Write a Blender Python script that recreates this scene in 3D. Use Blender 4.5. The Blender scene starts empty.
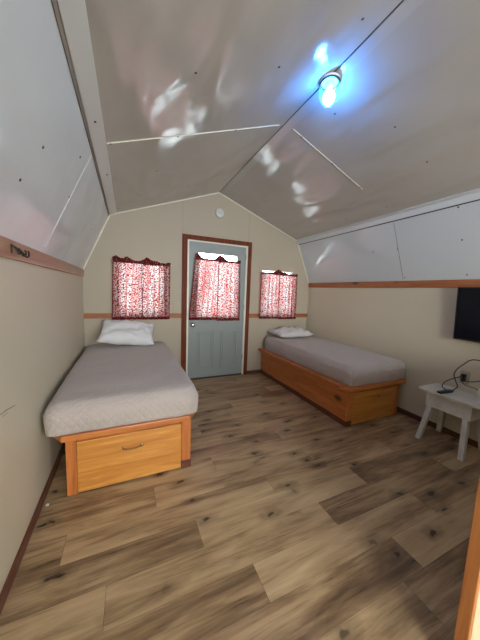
import bpy, bmesh, math, random
from mathutils import Vector, Matrix, noise
random.seed(4)
PI = math.pi
sc = bpy.context.scene
COL = sc.collection

# ------------------------------------------------------------------ measures
W, D = 3.28, 3.445                 # room width, distance of the far wall
H1, K, H2, H3 = 1.467, 0.292, 2.131, 2.629
YR = -2.2                          # wall behind the camera
XM = W / 2

# ------------------------------------------------------------------ camera
cd = bpy.data.cameras.new('camera')
cam = bpy.data.objects.new('camera', cd); COL.objects.link(cam)
Rv = Vector((0.91324, -0.40563, 0.03810)); Uv = Vector((0.01099, 0.11801, 0.99295)); Fv = Vector((0.40727, 0.90639, -0.11223))
m = Matrix.Identity(4)
for i in range(3):
    m[i][0], m[i][1], m[i][2] = Rv[i], Uv[i], -Fv[i]
m[0][3], m[1][3], m[2][3] = 0.47924, 0.0, 1.2843
cam.matrix_world = m
cd.sensor_fit = 'VERTICAL'; cd.sensor_height = 36; cd.sensor_width = 27
cd.lens = 250.77 / 640 * 36
cd.clip_start = 0.02
sc.camera = cam

# ------------------------------------------------------------------ world, light, exposure
world = bpy.data.worlds.new('World'); sc.world = world; world.use_nodes = True
bg = world.node_tree.nodes['Background']
bg.inputs[0].default_value = (0.86, 0.94, 1.0, 1); bg.inputs[1].default_value = 10.0
sc.view_settings.view_transform = 'Standard'; sc.view_settings.look = 'None'
sc.view_settings.gamma = 1; sc.view_settings.use_curve_mapping = False
sc.view_settings.exposure = 0.0

def area(name, loc, rot, sx, sy, power, col):
    l = bpy.data.lights.new(name, 'AREA'); l.shape = 'RECTANGLE'; l.size = sx; l.size_y = sy
    l.energy = power; l.color = col
    o = bpy.data.objects.new(name, l); o.location = loc; o.rotation_euler = rot; COL.objects.link(o)
    return o
# added fill lights, placed at two made-up windows in the wall behind the camera
area('fill_rear', (0.95, YR - 0.05, 1.42), (PI / 2, 0, 0), 1.10, 1.00, 74, (1.0, 0.96, 0.91))
area('fill_rear_right', (2.45, YR - 0.05, 1.42), (PI / 2, 0, 0), 0.90, 1.00, 74, (1.0, 0.96, 0.91))

# ------------------------------------------------------------------ material helpers
def mat(name, color=(.5, .5, .5), rough=.5, metal=0, spec=.5, coat=0, coat_rough=.1):
    mt = bpy.data.materials.new(name); mt.use_nodes = True
    b = mt.node_tree.nodes['Principled BSDF']
    b.inputs['Base Color'].default_value = (*color, 1); b.inputs['Roughness'].default_value = rough
    b.inputs['Metallic'].default_value = metal; b.inputs['Specular IOR Level'].default_value = spec
    b.inputs['Coat Weight'].default_value = coat; b.inputs['Coat Roughness'].default_value = coat_rough
    return mt, mt.node_tree, b
def N(nt, t, **kw):
    n = nt.nodes.new(t)
    for k, v in kw.items():
        if k in n.inputs: n.inputs[k].default_value = v
        else: setattr(n, k, v)
    return n
def mapping(nt, scale=(1, 1, 1), coord='Object', rot=(0, 0, 0)):
    tc = N(nt, 'ShaderNodeTexCoord'); mp = N(nt, 'ShaderNodeMapping')
    mp.inputs['Scale'].default_value = scale; mp.inputs['Rotation'].default_value = rot
    nt.links.new(tc.outputs[coord], mp.inputs['Vector']); return mp.outputs[0]
def noise_tex(nt, vec, scale, detail=3, rough=.5, dist=0):
    n = N(nt, 'ShaderNodeTexNoise'); n.inputs['Scale'].default_value = scale
    n.inputs['Detail'].default_value = detail; n.inputs['Roughness'].default_value = rough; n.inputs['Distortion'].default_value = dist
    nt.links.new(vec, n.inputs['Vector']); return n.outputs['Fac']
def ramp(nt, fac, stops):
    r = N(nt, 'ShaderNodeValToRGB'); e = r.color_ramp.elements
    while len(e) < len(stops): e.new(.5)
    for el, (p, c) in zip(e, stops): el.position = p; el.color = (*c, 1) if len(c) == 3 else c
    nt.links.new(fac, r.inputs[0]); return r.outputs[0]
def mix(nt, fac, a, b, mode='MIX'):
    n = N(nt, 'ShaderNodeMix', data_type='RGBA', blend_type=mode)
    for s, v in ((0, fac), (6, a), (7, b)):
        if hasattr(v, 'node'): nt.links.new(v, n.inputs[s])
        else: n.inputs[s].default_value = v if s == 0 else (*v, 1)
    return n.outputs[2]
def math_n(nt, op, a, b=None):
    n = N(nt, 'ShaderNodeMath', operation=op)
    for s, v in ((0, a), (1, b)):
        if v is None: continue
        if hasattr(v, 'node'): nt.links.new(v, n.inputs[s])
        else: n.inputs[s].default_value = v
    return n.outputs[0]
def bump(nt, b, h, strength, dist, prev=None):
    n = N(nt, 'ShaderNodeBump'); n.inputs['Strength'].default_value = strength; n.inputs['Distance'].default_value = dist
    nt.links.new(h, n.inputs['Height'])
    if prev is not None: nt.links.new(prev, n.inputs['Normal'])
    nt.links.new(n.outputs[0], b.inputs['Normal']); return n.outputs[0]

def paint(name, c1, c2, rough=.45, spec=.4, wav=.004, fine=.0006, fscale=90):
    mt, nt, b = mat(name, c1, rough, spec=spec)
    v = mapping(nt); f = noise_tex(nt, v, 1.3, 3)
    nt.links.new(mix(nt, f, c1, c2), b.inputs['Base Color'])
    p = bump(nt, b, noise_tex(nt, v, 2.2, 1), 1.0, wav)
    bump(nt, b, noise_tex(nt, v, fscale, 2), .5, fine, p)
    return mt
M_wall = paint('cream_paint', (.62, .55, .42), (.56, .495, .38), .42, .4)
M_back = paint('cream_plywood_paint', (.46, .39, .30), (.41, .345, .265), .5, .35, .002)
M_cream = paint('cream_panel', (.66, .55, .36), (.60, .50, .33), .5, .3)

def ceiling_mat(name, c1, c2, bow=.030):
    mt, nt, b = mat(name, c1, .17, spec=.75)
    v = mapping(nt)
    nt.links.new(mix(nt, noise_tex(nt, v, .9, 2), c1, c2), b.inputs['Base Color'])
    nt.links.new(math_n(nt, 'ADD', math_n(nt, 'MULTIPLY', noise_tex(nt, v, 1.7, 2), .12), .05), b.inputs['Roughness'])
    # panels are bowed between the rafters: long low undulations, plus a pebbled skin
    v2 = mapping(nt, (1.5, .55, 1.5))
    p = bump(nt, b, noise_tex(nt, v2, 3.1, 1, .4, .3), 1.0, bow)
    p = bump(nt, b, noise_tex(nt, v, 9, 1), 1.0, .0016, p)
    bump(nt, b, noise_tex(nt, v, 170, 1), .35, .0007, p)
    return mt
M_ceil = ceiling_mat('glossy_ceiling_panel', (.45, .42, .385), (.40, .37, .34))
M_slope = ceiling_mat('glossy_white_panel', (.60, .62, .63), (.55, .57, .58), .017)
M_trimw, _, _ = mat('white_trim', (.60, .61, .61), .3)
M_bead, _, _ = mat('cream_bead', (.74, .69, .58), .4)
M_dark, _, _ = mat('dark_gap', (.05, .035, .025), .7)
M_screw, _, _ = mat('screw_steel', (.10, .09, .08), .35, .8)

def wood(name, c1, c2, c3, axis=0, scale=1.0, rough=.4, coat=.3, knots=True):
    mt, nt, b = mat(name, c1, rough, coat=coat, coat_rough=.2)
    s = [14 * scale] * 3; s[axis] = 1.3 * scale
    v = mapping(nt, s)
    g = noise_tex(nt, v, 1.6, 4, .6, 1.2)
    c = ramp(nt, g, [(.25, c3), (.5, c1), (.75, c2)])
    if knots:
        s2 = [1, 1, 1]; s2[axis] = .6
        v2 = mapping(nt, s2)
        vo = N(nt, 'ShaderNodeTexVoronoi'); vo.inputs['Scale'].default_value = 3.6; nt.links.new(v2, vo.inputs['Vector'])
        k = ramp(nt, vo.outputs['Distance'], [(.07, (1, 1, 1)), (.15, (0, 0, 0))])
        c = mix(nt, k, c, tuple(x * .3 for x in c3))
    nt.links.new(c, b.inputs['Base Color'])
    bump(nt, b, g, .25, .001)
    return mt
OR1, OR2, OR3 = (.50, .155, .035), (.62, .22, .055), (.35, .09, .02)
M_pine = {a: wood('varnished_pine_%s' % 'xyz'[a], OR1, OR2, OR3, a) for a in range(3)}
M_ply = wood('varnished_plywood', (.56, .23, .045), (.72, .34, .08), (.44, .15, .025), 0, 1.0, .35, .3, False)
M_railL = wood('sheen_tinted_rail', (.36, .17, .10), (.44, .22, .14), (.25, .105, .06), 1, 1, .4, .4)  # pinkish tone puts the rail's glossy sheen into the wood colour
M_rail = {a: wood('cedar_rail_%s' % 'xyz'[a], (.34, .11, .034), (.44, .155, .05), (.22, .06, .016), a, 1, .5, .1) for a in range(3)}
M_base = {a: wood('mahogany_base_%s' % 'xyz'[a], (.115, .035, .018), (.15, .05, .025), (.07, .02, .01), a, 1, .4, .3, False) for a in range(3)}
M_casing = wood('mahogany_casing', (.15, .036, .016), (.20, .055, .024), (.09, .02, .009), 2, 1, .6, 0, False); M_casing.node_tree.nodes['Principled BSDF'].inputs['Specular IOR Level'].default_value = .15
M_gold = wood('golden_board', (.52, .19, .055), (.62, .25, .08), (.38, .12, .03), 2)

# ------------------------------------------------------------------ object helpers
def link(name, me, parent=None, mats=()):
    o = bpy.data.objects.new(name, me); COL.objects.link(o)
    for x in mats: me.materials.append(x)
    if parent is not None: o.parent = parent
    return o
def tag(o, label, cat, group=None):
    o['label'] = label; o['category'] = cat
    if group: o['group'] = group
    return o
def struct(o, label=None):
    o['kind'] = 'structure'
    if label: o['label'] = label
    return o
def thing(name, label, cat, loc=(0, 0, 0), group=None):
    o = bpy.data.objects.new(name, None); COL.objects.link(o); o.location = loc; o.empty_display_size = .1
    return tag(o, label, cat, group)

class MB:
    def __init__(s): s.bm = bmesh.new()
    def box(s, x0, x1, y0, y1, z0, z1, bev=0, mi=0):
        b = bmesh.new(); bmesh.ops.create_cube(b, size=1)
        for v in b.verts:
            v.co = Vector(((x0 + x1) / 2 + v.co.x * (x1 - x0), (y0 + y1) / 2 + v.co.y * (y1 - y0), (z0 + z1) / 2 + v.co.z * (z1 - z0)))
        if bev: bmesh.ops.bevel(b, geom=b.edges[:], offset=bev, segments=2, profile=.6, affect='EDGES')
        return s._merge(b, mi)
    def _merge(s, b, mi=0):
        mp = {}
        for v in b.verts: mp[v] = s.bm.verts.new(v.co)
        for f in b.faces:
            try:
                g = s.bm.faces.new([mp[v] for v in f.verts]); g.smooth = f.smooth; g.material_index = mi
            except ValueError: pass
        b.free(); return s
    def prism(s, pts, vec, mi=0, bev=0):
        """pts: 3-D polygon, extruded along vec"""
        b = bmesh.new(); vec = Vector(vec)
        a = [b.verts.new(p) for p in pts]; c = [b.verts.new(Vector(p) + vec) for p in pts]
        b.faces.new(a); b.faces.new(c[::-1]); n = len(pts)
        for i in range(n): b.faces.new((a[i], c[i], c[(i + 1) % n], a[(i + 1) % n])[::-1])
        bmesh.ops.recalc_face_normals(b, faces=b.faces)
        if bev: bmesh.ops.bevel(b, geom=b.edges[:], offset=bev, segments=2, profile=.6, affect='EDGES')
        return s._merge(b, mi)
    def lathe(s, prof, origin=(0, 0, 0), axis='Z', seg=24, mi=0, mtx=None):
        b = bmesh.new(); rings = []
        for r, h in prof:
            rings.append([b.verts.new((r * math.cos(2 * PI * i / seg), r * math.sin(2 * PI * i / seg), h)) for i in range(seg)] if r > 1e-6 else [b.verts.new((0, 0, h))])
        for A, B in zip(rings, rings[1:]):
            for i in range(seg):
                j = (i + 1) % seg
                if len(A) == 1 and len(B) == 1: continue
                if len(A) == 1: f = b.faces.new((A[0], B[i], B[j]))
                elif len(B) == 1: f = b.faces.new((A[i], B[0], A[j]))
                else: f = b.faces.new((A[i], B[i], B[j], A[j]))
                f.smooth = True
        bmesh.ops.recalc_face_normals(b, faces=b.faces)
        M = Matrix.Translation(origin) @ (mtx if mtx is not None else Matrix.Identity(4))
        if axis == 'X': M = Matrix.Translation(origin) @ Matrix.Rotation(PI / 2, 4, 'Y')
        if axis == 'Y': M = Matrix.Translation(origin) @ Matrix.Rotation(PI / 2, 4, 'X')
        b.transform(M); return s._merge(b, mi)
    def tube(s, pts, r, seg=8, mi=0, smooth=True, sub=6):
        P = [Vector(p) for p in pts]
        if sub > 1 and len(P) > 2:
            Q = []
            for i in range(len(P) - 1):
                p0, p1, p2, p3 = P[max(i - 1, 0)], P[i], P[i + 1], P[min(i + 2, len(P) - 1)]
                for k in range(sub):
                    t = k / sub
                    Q.append(.5 * ((2 * p1) + (p2 - p0) * t + (2 * p0 - 5 * p1 + 4 * p2 - p3) * t * t + (3 * p1 - p0 - 3 * p2 + p3) * t ** 3))
            Q.append(P[-1]); P = Q
        b = bmesh.new(); rings = []; up = Vector((0, 0, 1))
        for i, p in enumerate(P):
            t = (P[min(i + 1, len(P) - 1)] - P[max(i - 1, 0)]).normalized()
            if i == 0:
                n = t.cross(up); n = n if n.length > .05 else t.cross(Vector((1, 0, 0)))
            else: n = n - t * n.dot(t)
            n.normalize(); q = t.cross(n)
            rings.append([b.verts.new(p + r * (math.cos(2 * PI * k / seg) * n + math.sin(2 * PI * k / seg) * q)) for k in range(seg)])
        for A, B in zip(rings, rings[1:]):
            for k in range(seg): b.faces.new((A[k], A[(k + 1) % seg], B[(k + 1) % seg], B[k])).smooth = smooth
        b.faces.new(rings[0]); b.faces.new(rings[-1][::-1])
        bmesh.ops.recalc_face_normals(b, faces=b.faces)
        return s._merge(b, mi)
    def done(s, name, mats, parent=None, origin=None):
        me = bpy.data.meshes.new(name)
        if origin is not None: bmesh.ops.translate(s.bm, verts=s.bm.verts[:], vec=-Vector(origin))
        s.bm.to_mesh(me); s.bm.free()
        o = link(name, me, parent, mats if isinstance(mats, (list, tuple)) else [mats])
        if origin is not None: o.location = origin
        return o

# ------------------------------------------------------------------ floor: laid planks
def floor_mat():
    mt, nt, b = mat('vinyl_plank', (.5, .35, .2), .38, spec=.45)
    uv = N(nt, 'ShaderNodeUVMap', uv_map='grain').outputs[0]
    def mp(s):
        n = N(nt, 'ShaderNodeMapping'); n.inputs['Scale'].default_value = s; nt.links.new(uv, n.inputs['Vector']); return n.outputs[0]
    tone = N(nt, 'ShaderNodeAttribute', attribute_name='tone').outputs['Fac']
    g1 = noise_tex(nt, mp((1.2, 9, 1)), 1.5, 5, .6, .8)       # broad cathedral grain
    g2 = noise_tex(nt, mp((2.2, 55, 1)), 1.5, 4, .7)            # fine streaks
    g3 = noise_tex(nt, mp((.8, 4.6, 1)), 1.4, 3, .6)         # blotches
    f = math_n(nt, 'ADD', math_n(nt, 'ADD', math_n(nt, 'MULTIPLY', g1, .80), math_n(nt, 'MULTIPLY', g2, .32)), math_n(nt, 'MULTIPLY', g3, .75))
    f = math_n(nt, 'SUBTRACT', f, .335)
    f = math_n(nt, 'ADD', f, math_n(nt, 'MULTIPLY', tone, .75))
    c = ramp(nt, f, [(.29, (.105, .060, .032)), (.47, (.245, .152, .080)), (.63, (.425, .285, .155)), (.90, (.57, .41, .24))])
    vo = N(nt, 'ShaderNodeTexVoronoi', voronoi_dimensions='2D'); vo.inputs['Scale'].default_value = 1.0; vo.inputs['Randomness'].default_value = .9
    wn = N(nt, 'ShaderNodeTexNoise'); wn.inputs['Scale'].default_value = 16; nt.links.new(uv, wn.inputs['Vector'])
    vm = N(nt, 'ShaderNodeVectorMath', operation='MULTIPLY_ADD'); vm.inputs[1].default_value = (.34, .34, 0)
    nt.links.new(wn.outputs['Color'], vm.inputs[0]); nt.links.new(mp((3.1, 6.4, 1)), vm.inputs[2]); nt.links.new(vm.outputs[0], vo.inputs['Vector'])
    k = ramp(nt, vo.outputs['Distance'], [(.05, (1, 1, 1)), (.10, (.45, .45, .45)), (.30, (0, 0, 0))])
    keep = ramp(nt, N(nt, 'ShaderNodeSeparateColor').outputs[0], [(0, (0, 0, 0)), (1, (1, 1, 1))])
    sp = N(nt, 'ShaderNodeSeparateColor'); nt.links.new(vo.outputs['Color'], sp.inputs[0])
    keep = ramp(nt, sp.outputs[0], [(.52, (0, 0, 0)), (.72, (1, 1, 1))])
    k = mix(nt, 1.0, k, keep, 'MULTIPLY')
    c = mix(nt, k, c, (.045, .026, .016))
    nt.links.new(c, b.inputs['Base Color'])
    nt.links.new(math_n(nt, 'ADD', math_n(nt, 'MULTIPLY', g2, .2), .20), b.inputs['Roughness'])
    bump(nt, b, g2, .3, .0006)
    return mt
RW, RL, Y0 = .163, 1.167, .92
known = {  # row starting y -> x of one plank end ; tones left to right around it
    -2: (1.763, {0: -.14, 1: .10}), -1: (1.008, {0: -.16, 1: .07, 2: -.06}), 0: (1.547, {-1: .02, 0: .06, 1: -.14}),
    1: (1.981, {-1: -.17, 0: .09, 1: -.20}), 2: (1.345, {-1: .03, 0: .05, 1: .02, 2: -.10}), 3: (.619, {0: -.09, 1: .05, 2: -.07}),
    4: (1.05, {0: -.04, 1: .03}), 5: (1.72, {0: -.1, 1: -.02}), }
bm = bmesh.new(); uvl = bm.loops.layers.uv.new('grain'); tl = bm.faces.layers.float.new('tone')
def quad(x0, x1, y0, y1, z, mi, tone=0, ou=0, ov=0):
    vs = [bm.verts.new(p) for p in ((x0, y0, z), (x1, y0, z), (x1, y1, z), (x0, y1, z))]
    f = bm.faces.new(vs); f.material_index = mi; f[tl] = tone
    for l in f.loops: l[uvl].uv = (l.vert.co.x + ou, l.vert.co.y + ov)
quad(0, W, YR, D, -.0015, 1)
for r in range(-20, 17):
    ya, yb = Y0 + r * RW, Y0 + (r + 1) * RW
    ya, yb = max(ya, YR), min(yb, D)
    if yb - ya < .01: continue
    x_end, tones = known.get(r, (random.random() * RL, {}))
    for i in range(-4, 5):
        xa, xb = x_end + (i - 1) * RL, x_end + i * RL
        xa, xb = max(xa, 0), min(xb, W)
        if xb - xa < .01: continue
        t = tones.get(i, random.uniform(-.13, .08))
        quad(xa + .0006, xb - .0006, ya + .00035, yb - .00035, 0, 0, t, random.uniform(-40, 40), random.uniform(-40, 40))
me = bpy.data.meshes.new('floor'); bm.to_mesh(me); bm.free()
fl = link('floor', me, None, [floor_mat(), M_dark]); struct(fl)

# ------------------------------------------------------------------ walls, ceiling
def wallpoly(name, cells, y0, th, mt):
    b = MB()
    for c in cells: b.prism([(x, y0, z) for x, z in c], (0, th, 0))
    return struct(b.done(name, mt))
def roof(x):
    x = min(x, W - x)
    return H1 + (H2 - H1) * x / K if x < K else H2 + (H3 - H2) * (x - K) / (XM - K)
def gable_cells(holes):
    xs = sorted({0, K, XM, W - K, W, *[h[0] for h in holes], *[h[1] for h in holes]})
    out = []
    for a, b in zip(xs, xs[1:]):
        z = 0.0; mids = sorted([h for h in holes if h[0] <= a + 1e-6 and h[1] >= b - 1e-6], key=lambda h: h[2])
        for h in mids:
            if h[2] > z + 1e-6: out.append([(a, z), (b, z), (b, h[2]), (a, h[2])])
            z = h[3]
        out.append([(a, z), (b, z), (b, roof(b)), (a, roof(a))])
    return out
WL = (.374, .905, .945, 1.615); WR = (2.365, 2.945, .945, 1.635); DR = (1.215, 2.115, 0, 1.955)
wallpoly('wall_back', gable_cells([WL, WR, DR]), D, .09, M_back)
RWN = (.40, 1.50, .92, 1.92); RWN2 = (2.0, 2.9, .92, 1.92)  # unseen openings, added to admit the rear fill
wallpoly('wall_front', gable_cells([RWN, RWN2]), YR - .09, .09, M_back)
struct(MB().box(-.09, 0, YR, D, 0, H1).done('wall_left', M_wall))
struct(MB().box(W, W + .09, YR, D, 0, H1).done('wall_right', M_wall))
b = MB()
for p, q, mi in (((0, H1), (K, H2), 1), ((K, H2), (XM, H3), 0), ((XM, H3), (W - K, H2), 0), ((W - K, H2), (W, H1), 1)):
    n = Vector((-(q[1] - p[1]), 0, q[0] - p[0])).normalized() * .03
    b.prism([(p[0], YR, p[1]), (q[0], YR, q[1]), (q[0] + n.x, YR, q[1] + n.z), (p[0] + n.x, YR, p[1] + n.z)], (0, D - YR, 0), mi)
ceil = struct(b.done('ceiling', [M_ceil, M_slope]))

def on_slope(x):   # surface point and inward normal
    if x < K: t = Vector((K, 0, H2 - H1))
    elif x < XM: t = Vector((XM - K, 0, H3 - H2))
    elif x < W - K: t = Vector((XM - K, 0, H2 - H3))
    else: t = Vector((K, 0, H1 - H2))
    t.normalize(); n = Vector((t.z, 0, -t.x))
    return Vector((x, 0, roof(x))), t, n
trim_n = [0]
def trim(b, mt, label=None):
    trim_n[0] += 1
    return struct(b.done('trim_%d' % trim_n[0], mt), label)
def strip_along_y(xa, xb, th, y0, y1, mt, gap=0, label=None):
    """a flat batten lying on one slope between x=xa and xb, running the length of the room"""
    xm = (xa + xb) / 2; _, t, n = on_slope(xm); e = .0005
    P = [Vector((x, y0, roof(x))) + n * h for x, h in ((xa, gap + e), (xb, gap + e), (xb, gap + th), (xa, gap + th))]
    return trim(MB().prism(P, (0, y1 - y0, 0), bev=.0015), mt, label)
# knee battens, ridge batten
strip_along_y(K + .002, K + .075, .008, YR, D - .004, M_trimw)
strip_along_y(K - .010, K - .002, .005, YR, D - .004, wood('dark_seam', (.20, .16, .13), (.3, .25, .2), (.1, .08, .06), 1, 1, .6, 0, False))  # dark brown strip along the left knee seam
strip_along_y(W - K - .040, W - K - .001, .010, YR, D - .004, M_trimw)
strip_along_y(W - K + .001, W - K + .022, .018, YR, D - .004, M_trimw)
strip_along_y(XM + .002, XM + .062, .005, YR, D - .004, ceiling_mat('ridge_cover', (.47, .45, .43), (.43, .41, .39)))
_g = strip_along_y(XM - .008, XM - .002, .002, YR, D - .004, M_dark)
strip_along_y(W - K + .023, W - K + .027, .003, YR, D - .004, M_dark)
# seam strips running down the slopes (H-channel)
def seam(xs, y, wd, th, mt):
    b = MB()
    P = []
    for x in xs:
        _, t, n = on_slope((xs[0] + xs[-1]) / 2); c = Vector((x, 0, roof(x))); P.append((c, n))
    (a, n), (c, _) = P
    b.prism([Vector((a.x, y - wd / 2, a.z)) + n * .0005, Vector((a.x, y + wd / 2, a.z)) + n * .0005, Vector((a.x, y + wd / 2, a.z)) + n * th, Vector((a.x, y - wd / 2, a.z)) + n * th], c - a)
    return trim(b, mt)
seam((K + .08, XM - .05), 1.86, .006, .005, M_bead)
seam((XM + .07, 2.53), 1.84, .007, .004, M_bead)
seam((.02, K - .015), 1.93, .006, .003, M_trimw)
seam((W - K + .03, W - .01), 1.84, .003, .0012, M_dark)
# bead along the far gable
b = MB(); yb = D - .012
pts = [(0.004, H1 + .01), (K, H2), (XM, H3), (W - K, H2), (W - .004, H1 + .01)]
for (x0, z0), (x1, z1) in zip(pts, pts[1:]):
    t = Vector((x1 - x0, 0, z1 - z0)).normalized(); n = Vector((t.z, 0, -t.x)); e = n * .0015; w = n * .013
    a, c = Vector((x0, yb, z0)), Vector((x1, yb, z1))
    b.prism([a + e, c + e, c + w, a + w], (0, .0115, 0))
trim(b, M_bead)
# vertical sheet seams of the far wall
for x, z0 in ((1.149, 2.02), (2.118, 2.02)):
    trim(MB().box(x - .003, x + .003, D - .0022, D - .0002, z0, roof(x) - .02), paint('seam_line', (.36, .31, .24), (.33, .28, .22)))  # slightly darker beige strip along each seam
# wooden rails
trim(MB().box(.0005, .019, YR + .001, D - .014, H1 - .078, H1 + .004, .003), M_railL, 'wood rail along the left wall')
trim(MB().box(W - .019, W - .0005, YR + .001, D - .014, H1 - .070, H1 + .004, .003), M_rail[1], 'orange wood rail along the right wall')
trim(MB().box(.001, 1.143, D - .016, D - .0005, .898, .960, .002), M_rail[0], 'wood rail on the far wall left of the door')
trim(MB().box(2.172, W - .001, D - .016, D - .0005, .893, .955, .002), M_rail[0], 'wood rail on the far wall right of the door')
# baseboards
def base(name, x0, x1, y0, y1, ax): struct(MB().box(x0, x1, y0, y1, .0005, .052, .003).done(name, M_base[ax]))
base('baseboard_left', .0005, .014, YR + .02, D - .02, 1)
base('baseboard_right', W - .014, W - .0005, YR + .02, D - .02, 1)
base('baseboard_back', .0155, 1.143, D - .014, D - .0005, 0)
base('baseboard_back_right', 2.172, W - .0155, D - .014, D - .0005, 0)
base('baseboard_front', .0155, W - .0155, YR + .0005, YR + .014, 0)
# screws in the ceiling sheets
sm = MB().lathe([(0, .0035), (.0045, .0028), (.007, .0005), (.0072, 0)], seg=10).done('screw', M_screw, ceil)
spots = [(.166, 1.351), (.239, 1.773), (.156, 1.91), (.097, 1.309), (.788, 1.311), (.298 + .1, 3.3), (1.225, 1.28), (1.22, 1.86), (.80, 1.86), (.39, 1.86),
         (2.154, 1.276), (2.531, 1.271), (2.85, 1.81), (2.85, 2.318), (3.129, 2.142), (3.132, 1.841), (3.132, 1.273), (3.26, 1.261), (3.262, 1.819),
         (2.114, 2.966), (2.864, 3.033), (2.144, 1.84), (1.83, 1.507), (1.80, 1.84), (2.50, 1.84), (3.02, 1.276), (.60, 2.95), (1.1, 2.95), (.16, 2.9), (.72, 2.4), (1.5, 1.0), (2.3, .7), (.33, 1.618), (.34, 2.3)]
for i, (x, y) in enumerate(spots):
    s = sm if i == 0 else sm.copy()
    if i: COL.objects.link(s); s.parent = ceil
    p, t, n = on_slope(x); off = .0006
    if K < x < K + .08: off = .0085
    if abs(y - 1.86) < .001 and x < XM or abs(y - 1.84) < .001: off = .0062
    s.location = (x + n.x * off, y, p.z + n.z * off); s.rotation_euler = n.to_track_quat('Z', 'Y').to_euler()

# faint scratch on the left wall
b = MB()
b.prism([(.0006, 1.26, .755), (.0006, 1.33, .747), (.0006, 1.42, .728), (.0006, 1.42, .724), (.0006, 1.33, .741), (.0006, 1.26, .750)], (.0003, 0, 0))
b.prism([(.0006, 1.29, .737), (.0006, 1.345, .728), (.0006, 1.345, .726), (.0006, 1.29, .733)], (.0003, 0, 0))
sw = b.done('scratch', mat('scratch', (.30, .24, .18), .7)[0], bpy.data.objects['wall_left'])

# panel with a wooden edge, right foreground
struct(MB().box(1.506, W - .001, .322, .347, 0, .96).done('wall_partition', M_cream))
trim(MB().box(1.484, 1.505, .317, .353, .0005, .965, .003), M_gold, 'golden wood edging of the cream partition in the right foreground')

# ------------------------------------------------------------------ windows
def glass_mat():
    mt = bpy.data.materials.new('window_glass'); mt.use_nodes = True; nt = mt.node_tree; nt.nodes.clear()
    out = N(nt, 'ShaderNodeOutputMaterial'); mx = N(nt, 'ShaderNodeMixShader'); tr = N(nt, 'ShaderNodeBsdfTransparent'); gl = N(nt, 'ShaderNodeBsdfGlossy')
    tr.inputs[0].default_value = (.95, .98, .97, 1); gl.inputs['Roughness'].default_value = .02
    fr = N(nt, 'ShaderNodeFresnel'); nt.links.new(math_n(nt, 'MULTIPLY', fr.outputs[0], .7), mx.inputs[0])
    nt.links.new(tr.outputs[0], mx.inputs[1]); nt.links.new(gl.outputs[0], mx.inputs[2]); nt.links.new(mx.outputs[0], out.inputs[0]); return mt
M_glass = glass_mat()
M_vinyl, _, _ = mat('white_vinyl', (.75, .76, .76), .35)
def window(n, h, y, inward):
    x0, x1, z0, z1 = h; e = .0008; a, c = (y + .02, y + .07) if inward else (y - .07, y - .02)
    b = MB(); f = .022
    b.box(x0 + e, x0 + f, a, c, z0 + e, z1 - e); b.box(x1 - f, x1 - e, a, c, z0 + e, z1 - e)
    b.box(x0 + f, x1 - f, a, c, z0 + e, z0 + f); b.box(x0 + f, x1 - f, a, c, z1 - f * .6, z1 - e)
    w = struct(b.done('window_%d' % n, M_vinyl))
    xm = (x0 + x1) / 2; ym = (a + c) / 2
    MB().box(xm - .012, xm + .012, a + .005, c - .005, z0 + f, z1 - f * .6).done('mullion', M_vinyl, w)
    for p, q in ((x0 + f, xm - .012), (xm + .012, x1 - f)):
        MB().box(p, q, ym - .002, ym + .002, z0 + f, z1 - f * .6).done('pane', M_glass, w)
    return w
window(1, WL, D, True); window(2, WR, D, True); window(3, RWN, YR, False); window(4, RWN2, YR, False)  # the two rear windows are unseen, added for the fill lights

# ------------------------------------------------------------------ door
M_door, nt, bb = mat('grey_blue_door_paint', (.26, .285, .278), .42)
bump(nt, bb, noise_tex(nt, mapping(nt, (60, 60, 3)), 2, 3), .3, .0005)
door = struct(thing('door_1', 'grey-blue half-glazed door with mahogany casing', 'door', (0, 0, 0))); del door['category']
b = MB()
b.box(1.145, 1.214, D - .019, D - .0005, .0005, 2.015, .003); b.box(2.116, 2.170, D - .019, D - .0005, .0005, 2.015, .003)
b.box(1.214, 2.116, D - .019, D - .0005, 1.956, 2.015, .003)
b.done('door_casing', M_casing, door)
b = MB(); e = .0008
b.box(1.2145, 1.240, D, D + .085, .0, 1.9555); b.box(2.090, 2.1155, D, D + .085, .0, 1.9555); b.box(1.24, 2.09, D, D + .085, 1.935, 1.9555)
b.done('door_jamb', M_bead, door)
MB().box(1.2395, 2.0905, D - .004, D + .085, -.012, .0182).done('threshold', M_dark, door)
# slab with opening for the lite: built from stiles and rails plus pressed panels
y0, y1 = D + .012, D + .052
gx0, gx1, gz0, gz1 = 1.365, 1.955, .925, 1.800
b = MB()
b.box(1.246, gx0, y0, y1, .0185, 1.9345); b.box(gx1, 2.0895, y0, y1, .0185, 1.9345); b.box(gx0, gx1, y0, y1, .0185, gz0); b.box(gx0, gx1, y0, y1, gz1, 1.9345)
def pressed(x0, x1, z0, z1):   # a raised bead frame with a flat field
    for k, (o_, h) in enumerate(((0, .012), (.034, .008))):
        w = .016
        a0, a1, c0, c1 = x0 + o_, x1 - o_, z0 + o_, z1 - o_
        for q in ((a0, a1, c0, c0 + w), (a0, a1, c1 - w, c1), (a0, a0 + w, c0, c1), (a1 - w, a1, c0, c1)):
            b.box(q[0], q[1], y0 - h, y0 + .001, q[2], q[3], .005)
pressed(1.375, 1.625, .14, .705); pressed(1.725, 1.985, .14, .705)
b.done('door_slab', M_door, door)
b = MB()
for q in ((gx0 - .02, gx1 + .02, gz1 - .004, gz1 + .018), (gx0 - .02, gx1 + .02, gz0 - .018, gz0 + .004), (gx0 - .02, gx0 + .004, gz0, gz1), (gx1 - .004, gx1 + .02, gz0, gz1)):
    b.box(q[0], q[1], y0 - .008, y0 - .0005, q[2], q[3], .003)
b.done('lite_frame', M_door, door)
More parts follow.
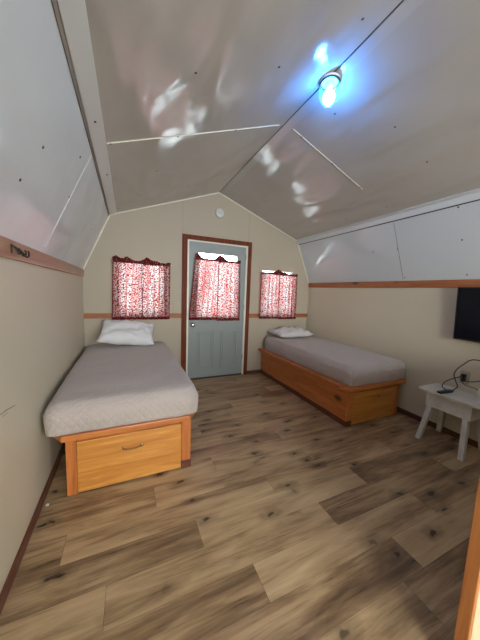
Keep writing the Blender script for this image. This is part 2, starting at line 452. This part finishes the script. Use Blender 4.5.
MB().box(gx0 + .0005, gx1 - .0005, y0 + .018, y0 + .022, gz0 + .0005, gz1 - .0005).done('pane', M_glass, door)
M_chrome, _, _ = mat('chrome', (.75, .76, .78), .15, 1)
MB().lathe([(0, 0), (.034, 0), (.034, .006), (.014, .012), (.012, .035), (.026, .042), (.030, .056), (.024, .070), (0, .074)], (1.297, y0 - .0005, .80), 'Y').done('door_knob', M_chrome, door)
b = MB()
for z in (.25, 1.0, 1.75): b.box(2.083, 2.095, D + .000, D + .014, z, z + .09, .002)
b.done('hinge', M_chrome, door)

# ------------------------------------------------------------------ curtains
def fabric_mat():
    mt = bpy.data.materials.new('red_floral_cotton'); mt.use_nodes = True; nt = mt.node_tree; nt.nodes.clear()
    out = N(nt, 'ShaderNodeOutputMaterial'); uv = N(nt, 'ShaderNodeUVMap', uv_map='cloth').outputs[0]
    vo = N(nt, 'ShaderNodeTexVoronoi', voronoi_dimensions='2D'); vo.inputs['Scale'].default_value = 58; nt.links.new(uv, vo.inputs['Vector'])
    fl_ = ramp(nt, vo.outputs['Distance'], [(.40, (1, 1, 1)), (.56, (0, 0, 0))])
    sp = N(nt, 'ShaderNodeSeparateColor'); nt.links.new(vo.outputs['Color'], sp.inputs[0])
    petal = ramp(nt, sp.outputs[0], [(.0, (.88, .88, .84)), (.40, (.88, .88, .84)), (.50, (.42, .60, .70)), (.75, (.85, .80, .72)), (.90, (.75, .25, .2))])
    n = noise_tex(nt, uv, 60, 2)
    ground = ramp(nt, n, [(.35, (.14, .012, .014)), (.6, (.36, .03, .03))])
    c = mix(nt, fl_, ground, petal)
    d = N(nt, 'ShaderNodeBsdfDiffuse'); t = N(nt, 'ShaderNodeBsdfTranslucent'); mx = N(nt, 'ShaderNodeMixShader'); mx.inputs[0].default_value = .40
    c2 = mix(nt, .5, c, (.42, .05, .05), 'MULTIPLY'); 
    nt.links.new(mix(nt, .62, c, ground), d.inputs[0]); mpv = N(nt, 'ShaderNodeMapping'); mpv.inputs['Scale'].default_value = (9, .8, 1); nt.links.new(uv, mpv.inputs['Vector'])
    fold_tint = ramp(nt, noise_tex(nt, mpv.outputs[0], 2.2, 2), [(.42, (1, 1, 1)), (.62, (1, .45, .45))])  # redder bands painted in for doubled folds dimming the backlight
    nt.links.new(mix(nt, 1.0, mix(nt, fl_, (.26, .016, .02), petal), fold_tint, 'MULTIPLY'), t.inputs[0])
    nt.links.new(d.outputs[0], mx.inputs[1]); nt.links.new(t.outputs[0], mx.inputs[2]); nt.links.new(mx.outputs[0], out.inputs[0])
    return mt
M_fab = fabric_mat()
def hem_mat():
    mt, nt, b = mat('red_floral_hem', (.16, .02, .02), .9, spec=.1)
    v = mapping(nt); vo = N(nt, 'ShaderNodeTexVoronoi'); vo.inputs['Scale'].default_value = 52; nt.links.new(v, vo.inputs['Vector'])
    nt.links.new(ramp(nt, vo.outputs['Distance'], [(.15, (.45, .36, .32)), (.3, (.13, .012, .014))]), b.inputs['Base Color']); return mt
M_hem = hem_mat()
def sheet(name, f, nu, nv, mt, parent, uvf):
    bm = bmesh.new(); L = bm.loops.layers.uv.new('cloth'); g = [[bm.verts.new(f(i / nu, j / nv)) for i in range(nu + 1)] for j in range(nv + 1)]
    ij = {g[j][i]: (i / nu, j / nv) for j in range(nv + 1) for i in range(nu + 1)}
    for j in range(nv):
        for i in range(nu):
            fc = bm.faces.new((g[j][i], g[j][i + 1], g[j + 1][i + 1], g[j + 1][i])); fc.smooth = True
            for l in fc.loops: l[L].uv = uvf(*ij[l.vert])
    me = bpy.data.meshes.new(name); bm.to_mesh(me); bm.free()
    return link(name, me, parent, [mt])
def curtain(label, top, bot, ztop, zbot, yw, folds, phase, head, group):
    """top, bot = (x0, x1) at rod and hem; head(u) = height of the gathered heading above the rod"""
    t = thing('curtain', label, 'curtain', ((top[0] + top[1]) / 2, yw, ztop), group)
    ox, oz = t.location.x, t.location.z
    def fold(u, v):
        a = (.004 + .012 * min(1, v * 2.2)) * min(1, .1 + 7 * min(u, 1 - u))
        return a * (math.sin(u * folds * 2 * PI + phase + .5 * math.sin(v * 3 + phase)) + .35 * math.sin(u * folds * 4.6 * PI + 1.3 * phase))
    def P(u, v):
        x0 = top[0] + (bot[0] - top[0]) * v; x1 = top[1] + (bot[1] - top[1]) * v
        uu = u + .022 * min(1, 9 * u * (1 - u)) * math.sin(u * folds * 2 * PI + phase + 1.2)
        return Vector((x0 + (x1 - x0) * uu - ox, fold(u, v), ztop + (zbot - ztop) * v - oz))
    wd = (bot[1] - bot[0]) * 1.5; ht = ztop - zbot
    sheet('curtain_panel', P, 90, 30, M_fab, t, lambda u, v: (u * wd + phase, -v * ht))
    def Hm(u, v): p = P(u, 1 - .045 * (1 - v)); p.y -= .003; return p
    sheet('hem', Hm, 90, 2, M_hem, t, lambda u, v: (u, v))
    for ua in (0, .976):
        def Sd(u, v, ua=ua): p = P(ua + .024 * u, v); p.y -= .005; return p
        sheet('side_hem', Sd, 3, 30, M_hem, t, lambda u, v: (u, v))
    def Hd(u, v):
        p = P(u, .0); h = head(p.x + ox)
        p.y = -.009 + .007 * math.sin(u * folds * 9 * PI + phase) * (.4 + .6 * v) - .004
        p.z = -.022 + (h + .022) * v + .003 * math.sin(u * folds * 13) * v; return p
    sheet('heading', Hd, 110, 6, M_hem, t, lambda u, v: (u, v))
    return t
def rod(label, x0, x1, z, yw, wall_y, sag=0):
    t = thing('curtain_rod', label, 'curtain rod', ((x0 + x1) / 2, wall_y, z), 'curtain rods')
    ox = (x0 + x1) / 2; y = yw - wall_y
    MB().tube([(x0 - ox, y, 0), (0, y, -sag), (x1 - ox, y, 0)], .0035, 8).done('rod', M_chrome, t)
    for x in (x0 - ox, x1 - ox):
        MB().tube([(x, y, 0), (x + .001, y / 2, 0), (x, -.001, 0)], .004, 8, sub=1).done('bracket', M_chrome, t)
    return t
def bumps(lst, basev):
    return lambda x: basev + sum(h * math.exp(-((x - c) / w) ** 2) for c, w, h in lst)
yc = D - .055
g = 'red floral curtain panels at the two windows'
hL = bumps([(.355, .045, .045), (.475, .05, .042), (.70, .05, .055), (.80, .05, .022), (.97, .03, .015)], .012)
curtain('left red floral curtain panel of the window above the left bed', (.318, .650), (.300, .643), 1.598, .888, yc, 5, .3, hL, g)
curtain('right red floral curtain panel of the window above the left bed', (.6505, .985), (.644, .980), 1.592, .886, yc, 5, 2.1, hL, g)
rod('thin curtain rod of the window above the left bed', .308, .995, 1.596, yc, D)
hR = bumps([(2.63, .07, .050), (2.75, .04, .02), (2.96, .03, .01)], .008)
curtain('left red floral curtain panel of the window above the right bed', (2.325, 2.656), (2.330, 2.662), 1.588, .882, yc, 5, 1.1, hR, g)
curtain('right red floral curtain panel of the window above the right bed', (2.656, 2.990), (2.664, 3.005), 1.580, .872, yc, 5, 4.0, hR, g)
rod('thin curtain rod of the window above the right bed', 2.315, 3.00, 1.584, yc, D)
g = 'red floral curtain panels on the door'; yd = y0 - .040
hD = bumps([(1.345, .05, .065), (1.66, .045, .065), (1.72, .04, .04), (1.98, .035, .025)], .004)
curtain('red floral curtain panel on the door, knob side, flaring at the hem', (1.315, 1.658), (1.238, 1.645), 1.712, .868, yd, 5, .8, hD, g)
curtain('red floral curtain panel on the door, hinge side', (1.656, 1.985), (1.643, 2.005), 1.705, .855, yd, 5, 3.3, hD, g)
rod('thin curtain rod across the door glass', 1.30, 2.000, 1.710, yd, y0)

# ------------------------------------------------------------------ beds
M_brass, _, _ = mat('aged_brass', (.42, .27, .12), .35, 1)
def bed(label, xo, s):
    """xo: x of the outer side of the box, s: direction towards the wall"""
    t = thing('platform_bed', label, 'bed', (xo + s * .4, 2.57, 0), 'wooden platform beds')
    O = Vector(t.location); yf, yb_ = 1.69, D - .018
    def X(u): return xo + s * u
    def bx(b, u0, u1, y0, y1, z0, z1, bev=.002):
        a, c = sorted((X(u0), X(u1))); return b.box(a - O.x, c - O.x, y0 - O.y, y1 - O.y, z0, z1, bev)
    bx(MB(), 0, .02, yf + .02, yb_, .055, .376).done('side_panel', M_pine[1], t)
    bx(MB(), .735, .755, yf + .02, yb_, .0008, .376).done('side_panel', M_pine[1], t)
    bx(MB(), -.003, .02, yf + .003, yb_, .0008, .0545, .003).done('toe_kick', M_base[1], t)
    b = MB(); bx(b, 0, .066, yf, yf + .0195, .0555, .376); bx(b, .020, .066, yf, yf + .0195, .0008, .0555); b.done('corner_post', M_pine[2], t)
    bx(MB(), -.003, .066, yf - .004, yf - .0003, .0008, .058, .001).done('toe_block', M_base[0], t)
    bx(MB(), .700, .755, yf, yf + .0195, .0008, .376).done('corner_post', M_pine[2], t)
    b = MB(); bx(b, .067, .699, yf + .004, yf + .0195, .345, .376); b.done('top_rail', M_pine[0], t)
    dr = bx(MB(), .068, .698, yf - .004, yf + .016, .010, .343, .003).done('drawer_front', M_ply, t)
    b = MB(); c = X(.383) - O.x; y = yf - .004 - O.y; z = .245 if s < 0 else .275; hw = .055 if s < 0 else .035
    b.tube([(c - hw, y, z), (c - hw, y - .018, z + .002), (c - hw * .5, y - .026, z - .003), (c, y - .027, z - .006), (c + hw * .5, y - .026, z - .003), (c + hw, y - .018, z + .002), (c + hw, y, z)], .004, 8)
    for q in (-hw, hw): b.lathe([(0, .0), (.012, 0), (.010, .004), (0, .006)], (c + q, y - .0003, z), 'Y', 12)
    b.done('drawer_pull', M_brass, dr)
    # deck with chamfered foot corners and a rim
    def deck(b, u0, u1, yF, z0, z1, ch, bev):
        P = [(u0, yb_), (u0, yF + ch * 1.5), (u0 + ch, yF), (u1 - ch, yF), (u1, yF + ch * 1.5), (u1, yb_)]
        return b.prism([(X(u) - O.x, y - O.y, z0) for u, y in P], (0, 0, z1 - z0), 0, bev)
    u1 = min(.858 if s > 0 else .835, (abs((W if s > 0 else 0) - xo)) - .002 - (.016 if s < 0 else 0))
    deck(MB(), -.050 if s < 0 else -.066, u1, yf - .045, .3765, .412, .07, .004).done('bed_deck', M_pine[0], t)
    return t
bed('wooden platform bed with drawer on the left side of the room', .883, -1)
bed('wooden platform bed with drawer against the right wall', 2.420, 1)

def quilt_mat():
    mt, nt, b = mat('grey_quilted_cotton', (.45, .385, .36), .9, spec=.2)
    b.inputs['Sheen Weight'].default_value = .25
    tc = N(nt, 'ShaderNodeTexCoord'); sx = N(nt, 'ShaderNodeSeparateXYZ'); nt.links.new(tc.outputs['Object'], sx.inputs[0])
    yy = math_n(nt, 'ADD', sx.outputs[1], math_n(nt, 'MULTIPLY', sx.outputs[2], .8))
    a = math_n(nt, 'ABSOLUTE', math_n(nt, 'SINE', math_n(nt, 'MULTIPLY', math_n(nt, 'ADD', sx.outputs[0], yy), 70)))
    c = math_n(nt, 'ABSOLUTE', math_n(nt, 'SINE', math_n(nt, 'MULTIPLY', math_n(nt, 'SUBTRACT', sx.outputs[0], yy), 70)))
    h = math_n(nt, 'POWER', math_n(nt, 'MINIMUM', a, c), .5)
    p = bump(nt, b, h, .8, .004)
    p = bump(nt, b, noise_tex(nt, tc.outputs['Object'], 5, 3), .8, .02, p)
    bump(nt, b, noise_tex(nt, tc.outputs['Object'], 300, 1), .3, .0006, p)
    return mt
M_quilt = quilt_mat()
def mattress(label, x0, x1, y0, y1, z0, z1, seed):
    cx, cy, cz = (x0 + x1) / 2, (y0 + y1) / 2, z0; a, b_, c = (x1 - x0) / 2, (y1 - y0) / 2, (z1 - z0) / 2
    bm = bmesh.new(); nx, ny, nz = 30, 54, 12
    def face(f, n1, n2):
        g = [[bm.verts.new(f(i / n1 * 2 - 1, j / n2 * 2 - 1)) for i in range(n1 + 1)] for j in range(n2 + 1)]
        for j in range(n2):
            for i in range(n1): bm.faces.new((g[j][i], g[j][i + 1], g[j + 1][i + 1], g[j + 1][i]))
    for sg in (-1, 1):
        face(lambda u, v: Vector((u * a, v * b_, sg * c)), nx, ny)
        face(lambda u, v: Vector((u * a, sg * b_, v * c)), nx, nz)
        face(lambda u, v: Vector((sg * a, u * b_, v * c)), ny, nz)
    bmesh.ops.remove_doubles(bm, verts=bm.verts, dist=1e-5)
    bmesh.ops.recalc_face_normals(bm, faces=bm.faces)
    rp, rt = .085, .07
    for v in bm.verts:
        p = v.co.copy()
        q = Vector((max(-a + rp, min(a - rp, p.x)), max(-b_ + rp, min(b_ - rp, p.y)), p.z))
        d = Vector((p.x - q.x, p.y - q.y, 0))
        if d.length > 1e-6: d = d.normalized() * min(d.length, rp) if max(abs(d.x), abs(d.y)) >= rp - 1e-6 else d
        p2 = q + d
        # round the top edge
        ed = min(a - abs(p2.x), b_ - abs(p2.y)); 
        if d.length > 1e-6: ed = min(ed, rp - d.length)
        ed = max(ed, 0)
        if p.z > c - 1e-5:
            if ed < rt: p2.z = c - rt + math.sqrt(max(0, rt ** 2 - (rt - ed) ** 2)) * 1.0
        elif p.z > -c + 1e-5:
            p2.z = -c + (p.z + c) * (2 * c - rt) / (2 * c)
        nrm = Vector((p2.x / a, p2.y / b_, 0))
        k = (p2.z + c) / (2 * c)
        n1 = noise.noise(Vector((p2.x * 5 + seed, p2.y * 5, p2.z * 4)))
        n2 = noise.noise(Vector((p2.x * 14 + seed, p2.y * 14, p2.z * 5 + 3)))
        if k > .93: p2.z += .008 * n1 + .004 * n2 + .012 * max(0, 1 - (p2.x / a) ** 2) * max(0, 1 - (p2.y / b_) ** 4)
        else:
            bul = math.sin(PI * min(1, max(0, k * 1.05))) * .010
            out = Vector((d.x, d.y, 0)).normalized() if d.length > 1e-6 else Vector((0, 0, 0))
            p2 += out * (bul - .012 + .010 * n1 + .010 * n2 * (1 - k))
            p2.z += .010 * n1 * max(0, .5 - k)
        p2.z = max(p2.z, -c)
        v.co = p2 + Vector((0, 0, c))
    for f in bm.faces: f.smooth = True
    me = bpy.data.meshes.new('mattress'); bm.to_mesh(me); bm.free()
    o = link('mattress', me, None, [M_quilt]); o.location = (cx, cy, cz)
    return tag(o, label, 'mattress', 'mattresses under grey quilted covers')
mattress('mattress under a grey quilted cover on the left bed', .015, .948, 1.650, 3.415, .4135, .600, 1)
mattress('mattress under a grey quilted cover on the right bed', 2.410, 3.279, 1.665, 3.415, .4135, .605, 9)

M_pillow, nt, bb = mat('white_pillowcase', (.72, .71, .73), .85, spec=.2)
bump(nt, bb, noise_tex(nt, mapping(nt), 11, 3), .8, .012)
M_pillow2, nt, bb = mat('pale_grey_pillowcase', (.68, .65, .65), .9, spec=.2)
bump(nt, bb, noise_tex(nt, mapping(nt), 13, 3), .8, .012)
def pillow(label, loc, rot, sx, sy, h, mt, seed):
    bm = bmesh.new(); n = 32; V = {}
    for sg in (1, -1):
        for j in range(n + 1):
            for i in range(n + 1):
                u, v = i / n * 2 - 1, j / n * 2 - 1; edge = i in (0, n) or j in (0, n)
                if edge and sg < 0: V[sg, i, j] = V[1, i, j]; continue
                x = sx / 2 * u * (1 - .07 * (1 - v * v) ** 1.0 * abs(u) ** 3 + .02 * (abs(v) ** 6)); y = sy / 2 * v * (1 - .09 * (1 - u * u) * abs(v) ** 3)
                th = h / 2 * ((1 - u ** 4) * (1 - v ** 4)) ** .55
                w = noise.noise(Vector((u * 2.2 + seed, v * 2.2, sg * 2))) * .028 + noise.noise(Vector((u * 5 + seed, v * 5, sg))) * .018
                z = sg * th + (w if not edge else .012 * noise.noise(Vector((u * 3 + seed, v * 3, 0)))) * (1 if sg > 0 else .3)
                V[sg, i, j] = bm.verts.new((x, y, z))
        for j in range(n):
            for i in range(n):
                q = [V[sg, i, j], V[sg, i + 1, j], V[sg, i + 1, j + 1], V[sg, i, j + 1]]
                f = bm.faces.new(q if sg > 0 else q[::-1]); f.smooth = True
    me = bpy.data.meshes.new('pillow'); bm.to_mesh(me); bm.free()
    o = link('pillow', me, None, [mt]); o.location = loc; o.rotation_euler = rot
    return tag(o, label, 'pillow', 'pillows on the beds')
pillow('plump white pillow propped against the far wall on the left bed', (.475, 3.185, .758), (.46, .10, -.04), .59, .40, .17, M_pillow, 2)
pillow('flat pale grey pillow lying on the right bed', (2.79, 3.20, .682), (.07, -.01, .06), .64, .36, .105, M_pillow2, 7)

# ------------------------------------------------------------------ ceiling lamp
lx, ly = XM, 1.36
t = thing('ceiling_lamp', 'small jelly-jar ceiling lamp glowing blue-white at the ridge', 'ceiling lamp', (lx, ly, H3))
M_cer, _, _ = mat('white_ceramic', (.75, .76, .74), .3)
MB().lathe([(0, .002), (.048, -.016), (.058, -.020), (.061, -.026), (.060, -.032), (.050, -.035), (0, -.035)], seg=32).done('lamp_base', M_cer, t)
MB().lathe([(.050, -.0355), (.062, -.036), (.063, -.039), (.050, -.040)], seg=32).done('lamp_ring', mat('dark_ring', (.06, .05, .04), .3, .6)[0], t)
mt = bpy.data.materials.new('jar_glass'); mt.use_nodes = True; nt = mt.node_tree; nt.nodes.clear()
out = N(nt, 'ShaderNodeOutputMaterial'); mx = N(nt, 'ShaderNodeMixShader'); tr = N(nt, 'ShaderNodeBsdfTransparent'); gl = N(nt, 'ShaderNodeBsdfGlossy')
tr.inputs[0].default_value = (.80, .97, 1, 1); gl.inputs['Roughness'].default_value = .08; mx.inputs[0].default_value = .16; tl_ = N(nt, 'ShaderNodeBsdfTranslucent'); tl_.inputs[0].default_value = (.6, .95, 1, 1); m2 = N(nt, 'ShaderNodeMixShader'); m2.inputs[0].default_value = .035; nt.links.new(tr.outputs[0], m2.inputs[1]); nt.links.new(tl_.outputs[0], m2.inputs[2])
w = N(nt, 'ShaderNodeTexWave'); w.inputs['Scale'].default_value = 28; nt.links.new(mapping(nt), w.inputs['Vector'])
bp = N(nt, 'ShaderNodeBump'); bp.inputs['Distance'].default_value = .004; nt.links.new(w.outputs['Fac'], bp.inputs['Height']); nt.links.new(bp.outputs[0], gl.inputs['Normal'])
nt.links.new(m2.outputs[0], mx.inputs[1]); nt.links.new(gl.outputs[0], mx.inputs[2]); nt.links.new(mx.outputs[0], out.inputs[0])
MB().lathe([(.052, -.0405), (.060, -.055), (.061, -.085), (.055, -.115), (.040, -.145), (.022, -.165), (.008, -.176), (0, -.178)], seg=28).done('glass_jar', mt, t)
mt = bpy.data.materials.new('lit_bulb'); mt.use_nodes = True; nt = mt.node_tree; nt.nodes.clear()
out = N(nt, 'ShaderNodeOutputMaterial'); em = N(nt, 'ShaderNodeEmission'); em.inputs[0].default_value = (.045, .29, 1.0, 1); em.inputs[1].default_value = 190
nt.links.new(em.outputs[0], out.inputs[0])
MB().lathe([(0, -.072), (.018, -.074), (.022, -.085), (.034, -.100), (.038, -.120), (.031, -.142), (.016, -.158), (0, -.165)], seg=20).done('bulb', mt, t)
MB().lathe([(.02, -.0355), (.02, -.071), (0, -.071)], seg=16).done('socket', M_cer, t)

# round detector on the far gable
t = thing('smoke_detector', 'round white detector on the far gable above the door', 'detector', (1.652, D, 2.352))
MB().lathe([(0, 0), (.062, 0.0005), (.064, .012), (.060, .024), (.050, .030), (0, .031)], (0, -.0005, 0), 'Y', 32).done('detector_body', M_trimw, t)
b = MB(); b.lathe([(.010, 0), (.012, .002), (.010, .004)], (.018, -.031, .010), 'Y', 16)
for k in range(5): b.box(-.030 + k * .008, -.026 + k * .008, -.0335, -.0315, -.02, .0)
b.done('detector_grille', mat('grey_plastic', (.42, .42, .42), .5)[0], t)

# light switch on the far wall left of door
t = thing('light_switch', 'cream light switch plate on the far wall left of the door', 'light switch', (1.075, D, 1.05))
MB().box(-.037, .037, -.006, -.0005, -.057, .057, .002).done('switch_plate', M_back, t)
MB().box(-.006, .006, -.014, -.006, -.012, .012, .002).done('toggle', M_back, t)

# ------------------------------------------------------------------ coat hook on the left rail
M_iron, _, _ = mat('black_iron', (.03, .022, .018), .45, .5)
t = thing('coat_hook', 'dark wrought-iron coat hook on the left rail', 'coat hook', (.0195, 1.475, 1.430))
MB().box(.0, .003, -.058, -.046, -.018, .022, .001).done('hook_plate', M_iron, t)
for P in ([(.003, -.052, .018), (.016, -.052, .004), (.022, -.050, -.014), (.026, -.040, -.018), (.027, -.034, -.008)],
          [(.003, -.020, .016), (.014, -.012, .000), (.022, .004, -.018), (.026, .022, -.018), (.026, .034, -.002), (.022, .032, .008)],
          [(.003, .022, .014), (.014, .034, -.004), (.022, .048, -.020), (.026, .064, -.018), (.026, .074, .000), (.022, .074, .010)]):
    MB().tube(P, .0036, 8).done('hook_prong', M_iron, t)

# ------------------------------------------------------------------ television
M_tv, _, _ = mat('black_plastic', (.012, .012, .014), .35)
M_scr, _, _ = mat('black_screen', (.004, .005, .009), .15, spec=.3)
t = thing('television', 'black flat-screen television mounted on the right wall', 'television', (3.172, .915, 1.165)); t.rotation_euler = (0, math.radians(-4), 0)
b = MB(); b.box(0, .03, -.355, .355, -.235, .235, .006); b.box(.03, .06, -.22, .22, -.15, .15, .01); b.done('tv_body', M_tv, t)
MB().box(-.0012, -.0002, -.343, .343, -.218, .223).done('tv_screen', M_scr, t)
b = MB(); b.box(.0605, .088, -.06, .06, -.09, .09, .003); b.done('wall_bracket', M_iron, t)

# ------------------------------------------------------------------ side table
def tablem(name):
    mt, nt, b = mat(name, (.62, .64, .62), .45)
    v = mapping(nt, (1, 1, 1)); f = noise_tex(nt, v, 6, 4, .7)
    nt.links.new(ramp(nt, f, [(.3, (.52, .50, .44)), (.6, (.68, .665, .61))]), b.inputs['Base Color']); return mt
M_tab = tablem('worn_white_paint')
tx, ty = 3.105, 1.145
t = thing('side_table', 'small white painted side table with splayed legs by the right wall', 'side table', (tx, ty, 0))
P = []
hx, hy, r = .160, .235, .03
for cxs, cys, a0 in ((1, 1, 0), (-1, 1, 90), (-1, -1, 180), (1, -1, 270)):
    for k in range(5):
        a = math.radians(a0 + k * 22.5); P.append((cxs * (hx - r) + r * math.cos(a), cys * (hy - r) + r * math.sin(a), .448))
MB().prism(P, (0, 0, .018), 0, .003).done('tabletop', M_tab, t)
for nm, q in (('apron', (-.128, -.112, -.168, .168)), ('apron', (.112, .128, -.168, .168)), ('apron', (-.111, .111, -.168, -.152)), ('apron', (-.111, .111, .152, .168))):
    MB().box(q[0], q[1], q[2], q[3], .315, .447, .002).done(nm, M_tab, t)
for sx_ in (-1, 1):
    for sy_ in (-1, 1):
        b = MB(); w = .019
        a, c = Vector((sx_ * .092, sy_ * .125, .40)), Vector((.150 if sx_ > 0 else -.180, sy_ * .165, .001))
        b.prism([a + Vector((-w, -w, 0)), a + Vector((w, -w, 0)), a + Vector((w, w, 0)), a + Vector((-w, w, 0))], c - a, 0, .002)
        b.done('leg', M_tab, t)
# remote
t = thing('remote_control', 'black remote control lying on the white side table', 'remote control', (3.04, 1.20, .4665)); t.rotation_euler = (0, 0, -.10)
MB().prism([(-.085, -.018, 0), (.06, -.021, 0), (.085, -.014, 0), (.085, .014, 0), (.06, .021, 0), (-.085, .018, 0)], (0, 0, .017), 0, .004).done('remote_body', M_tv, t)
bm_ = mat('grey_rubber', (.09, .09, .10), .6)[0]
b = MB()
for i in range(7):
    for j in range(3): b.box(-.066 + i * .018, -.056 + i * .018, -.013 + j * .010, -.006 + j * .010, .0171, .0190, .0006)
b.done('button', bm_, t)
# cords
M_cord, _, _ = mat('black_rubber', (.012, .012, .012), .45)
xw = 3.19
pts = [(3.225, .97, .93), (3.20, .99, .86), (3.17, 1.02, .795), (3.16, 1.10, .780), (3.155, 1.150, .725), (3.15, 1.190, .670), (3.15, 1.205, .615), (3.15, 1.185, .560), (3.14, 1.165, .520), (3.12, 1.19, .480), (3.105, 1.235, .474), (3.12, 1.27, .488), (3.14, 1.262, .530), (3.15, 1.215, .575), (3.16, 1.18, .598), (3.19, 1.178, .604), (3.232, 1.18, .60)]
b = MB().tube(pts, .0042, 8)
tag(b.done('black_cord', M_cord), 'black power cord looping from television down to the wall plug', 'cord')
b = MB().tube([(3.235, 1.18, .575), (3.17, 1.165, .590), (3.165, 1.12, .582), (3.165, 1.06, .600), (3.17, 1.0, .640), (3.19, .94, .72), (3.22, .90, .93)], .0035, 8)
tag(b.done('black_cord', M_cord), 'thinner black cord rising right towards the television', 'cord')
b = MB().tube([(3.238, 1.165, .56), (3.18, 1.16, .575), (3.17, 1.13, .548), (3.165, 1.08, .545), (3.165, 1.040, .5400), (3.168, 1.015, .515)], .003, 8)
tag(b.done('black_cord', M_cord), 'short black cord running to the cream power adapter', 'cord')
t = thing('power_adapter', 'cream power adapter block standing on the white side table', 'power adapter', (3.185, .995, .4665))
MB().box(-.028, .028, -.035, .035, 0, .085, .006).done('adapter_body', M_bead, t)
t = thing('wall_outlet', 'cream wall outlet with a black plug above the side table', 'wall outlet', (W, 1.18, .585))
MB().box(-.006, -.0005, -.036, .036, -.058, .058, .002).done('outlet_plate', M_back, t)
MB().box(-.045, -.006, -.015, .015, .002, .034, .005).done('plug', M_cord, t)
MB().box(-.040, -.006, -.013, .013, -.034, -.006, .005).done('plug', M_cord, t)
# crumb of paper by the left baseboard
b = MB().prism([(-.008, -.006, 0), (.007, -.008, 0), (.009, .004, 0), (-.003, .009, 0)], (0, 0, .004))
o = b.done('paper_scrap', M_pillow); o.location = (.035, 1.66, .0006)
tag(o, 'tiny white scrap on the floor by the left baseboard', 'paper scrap')
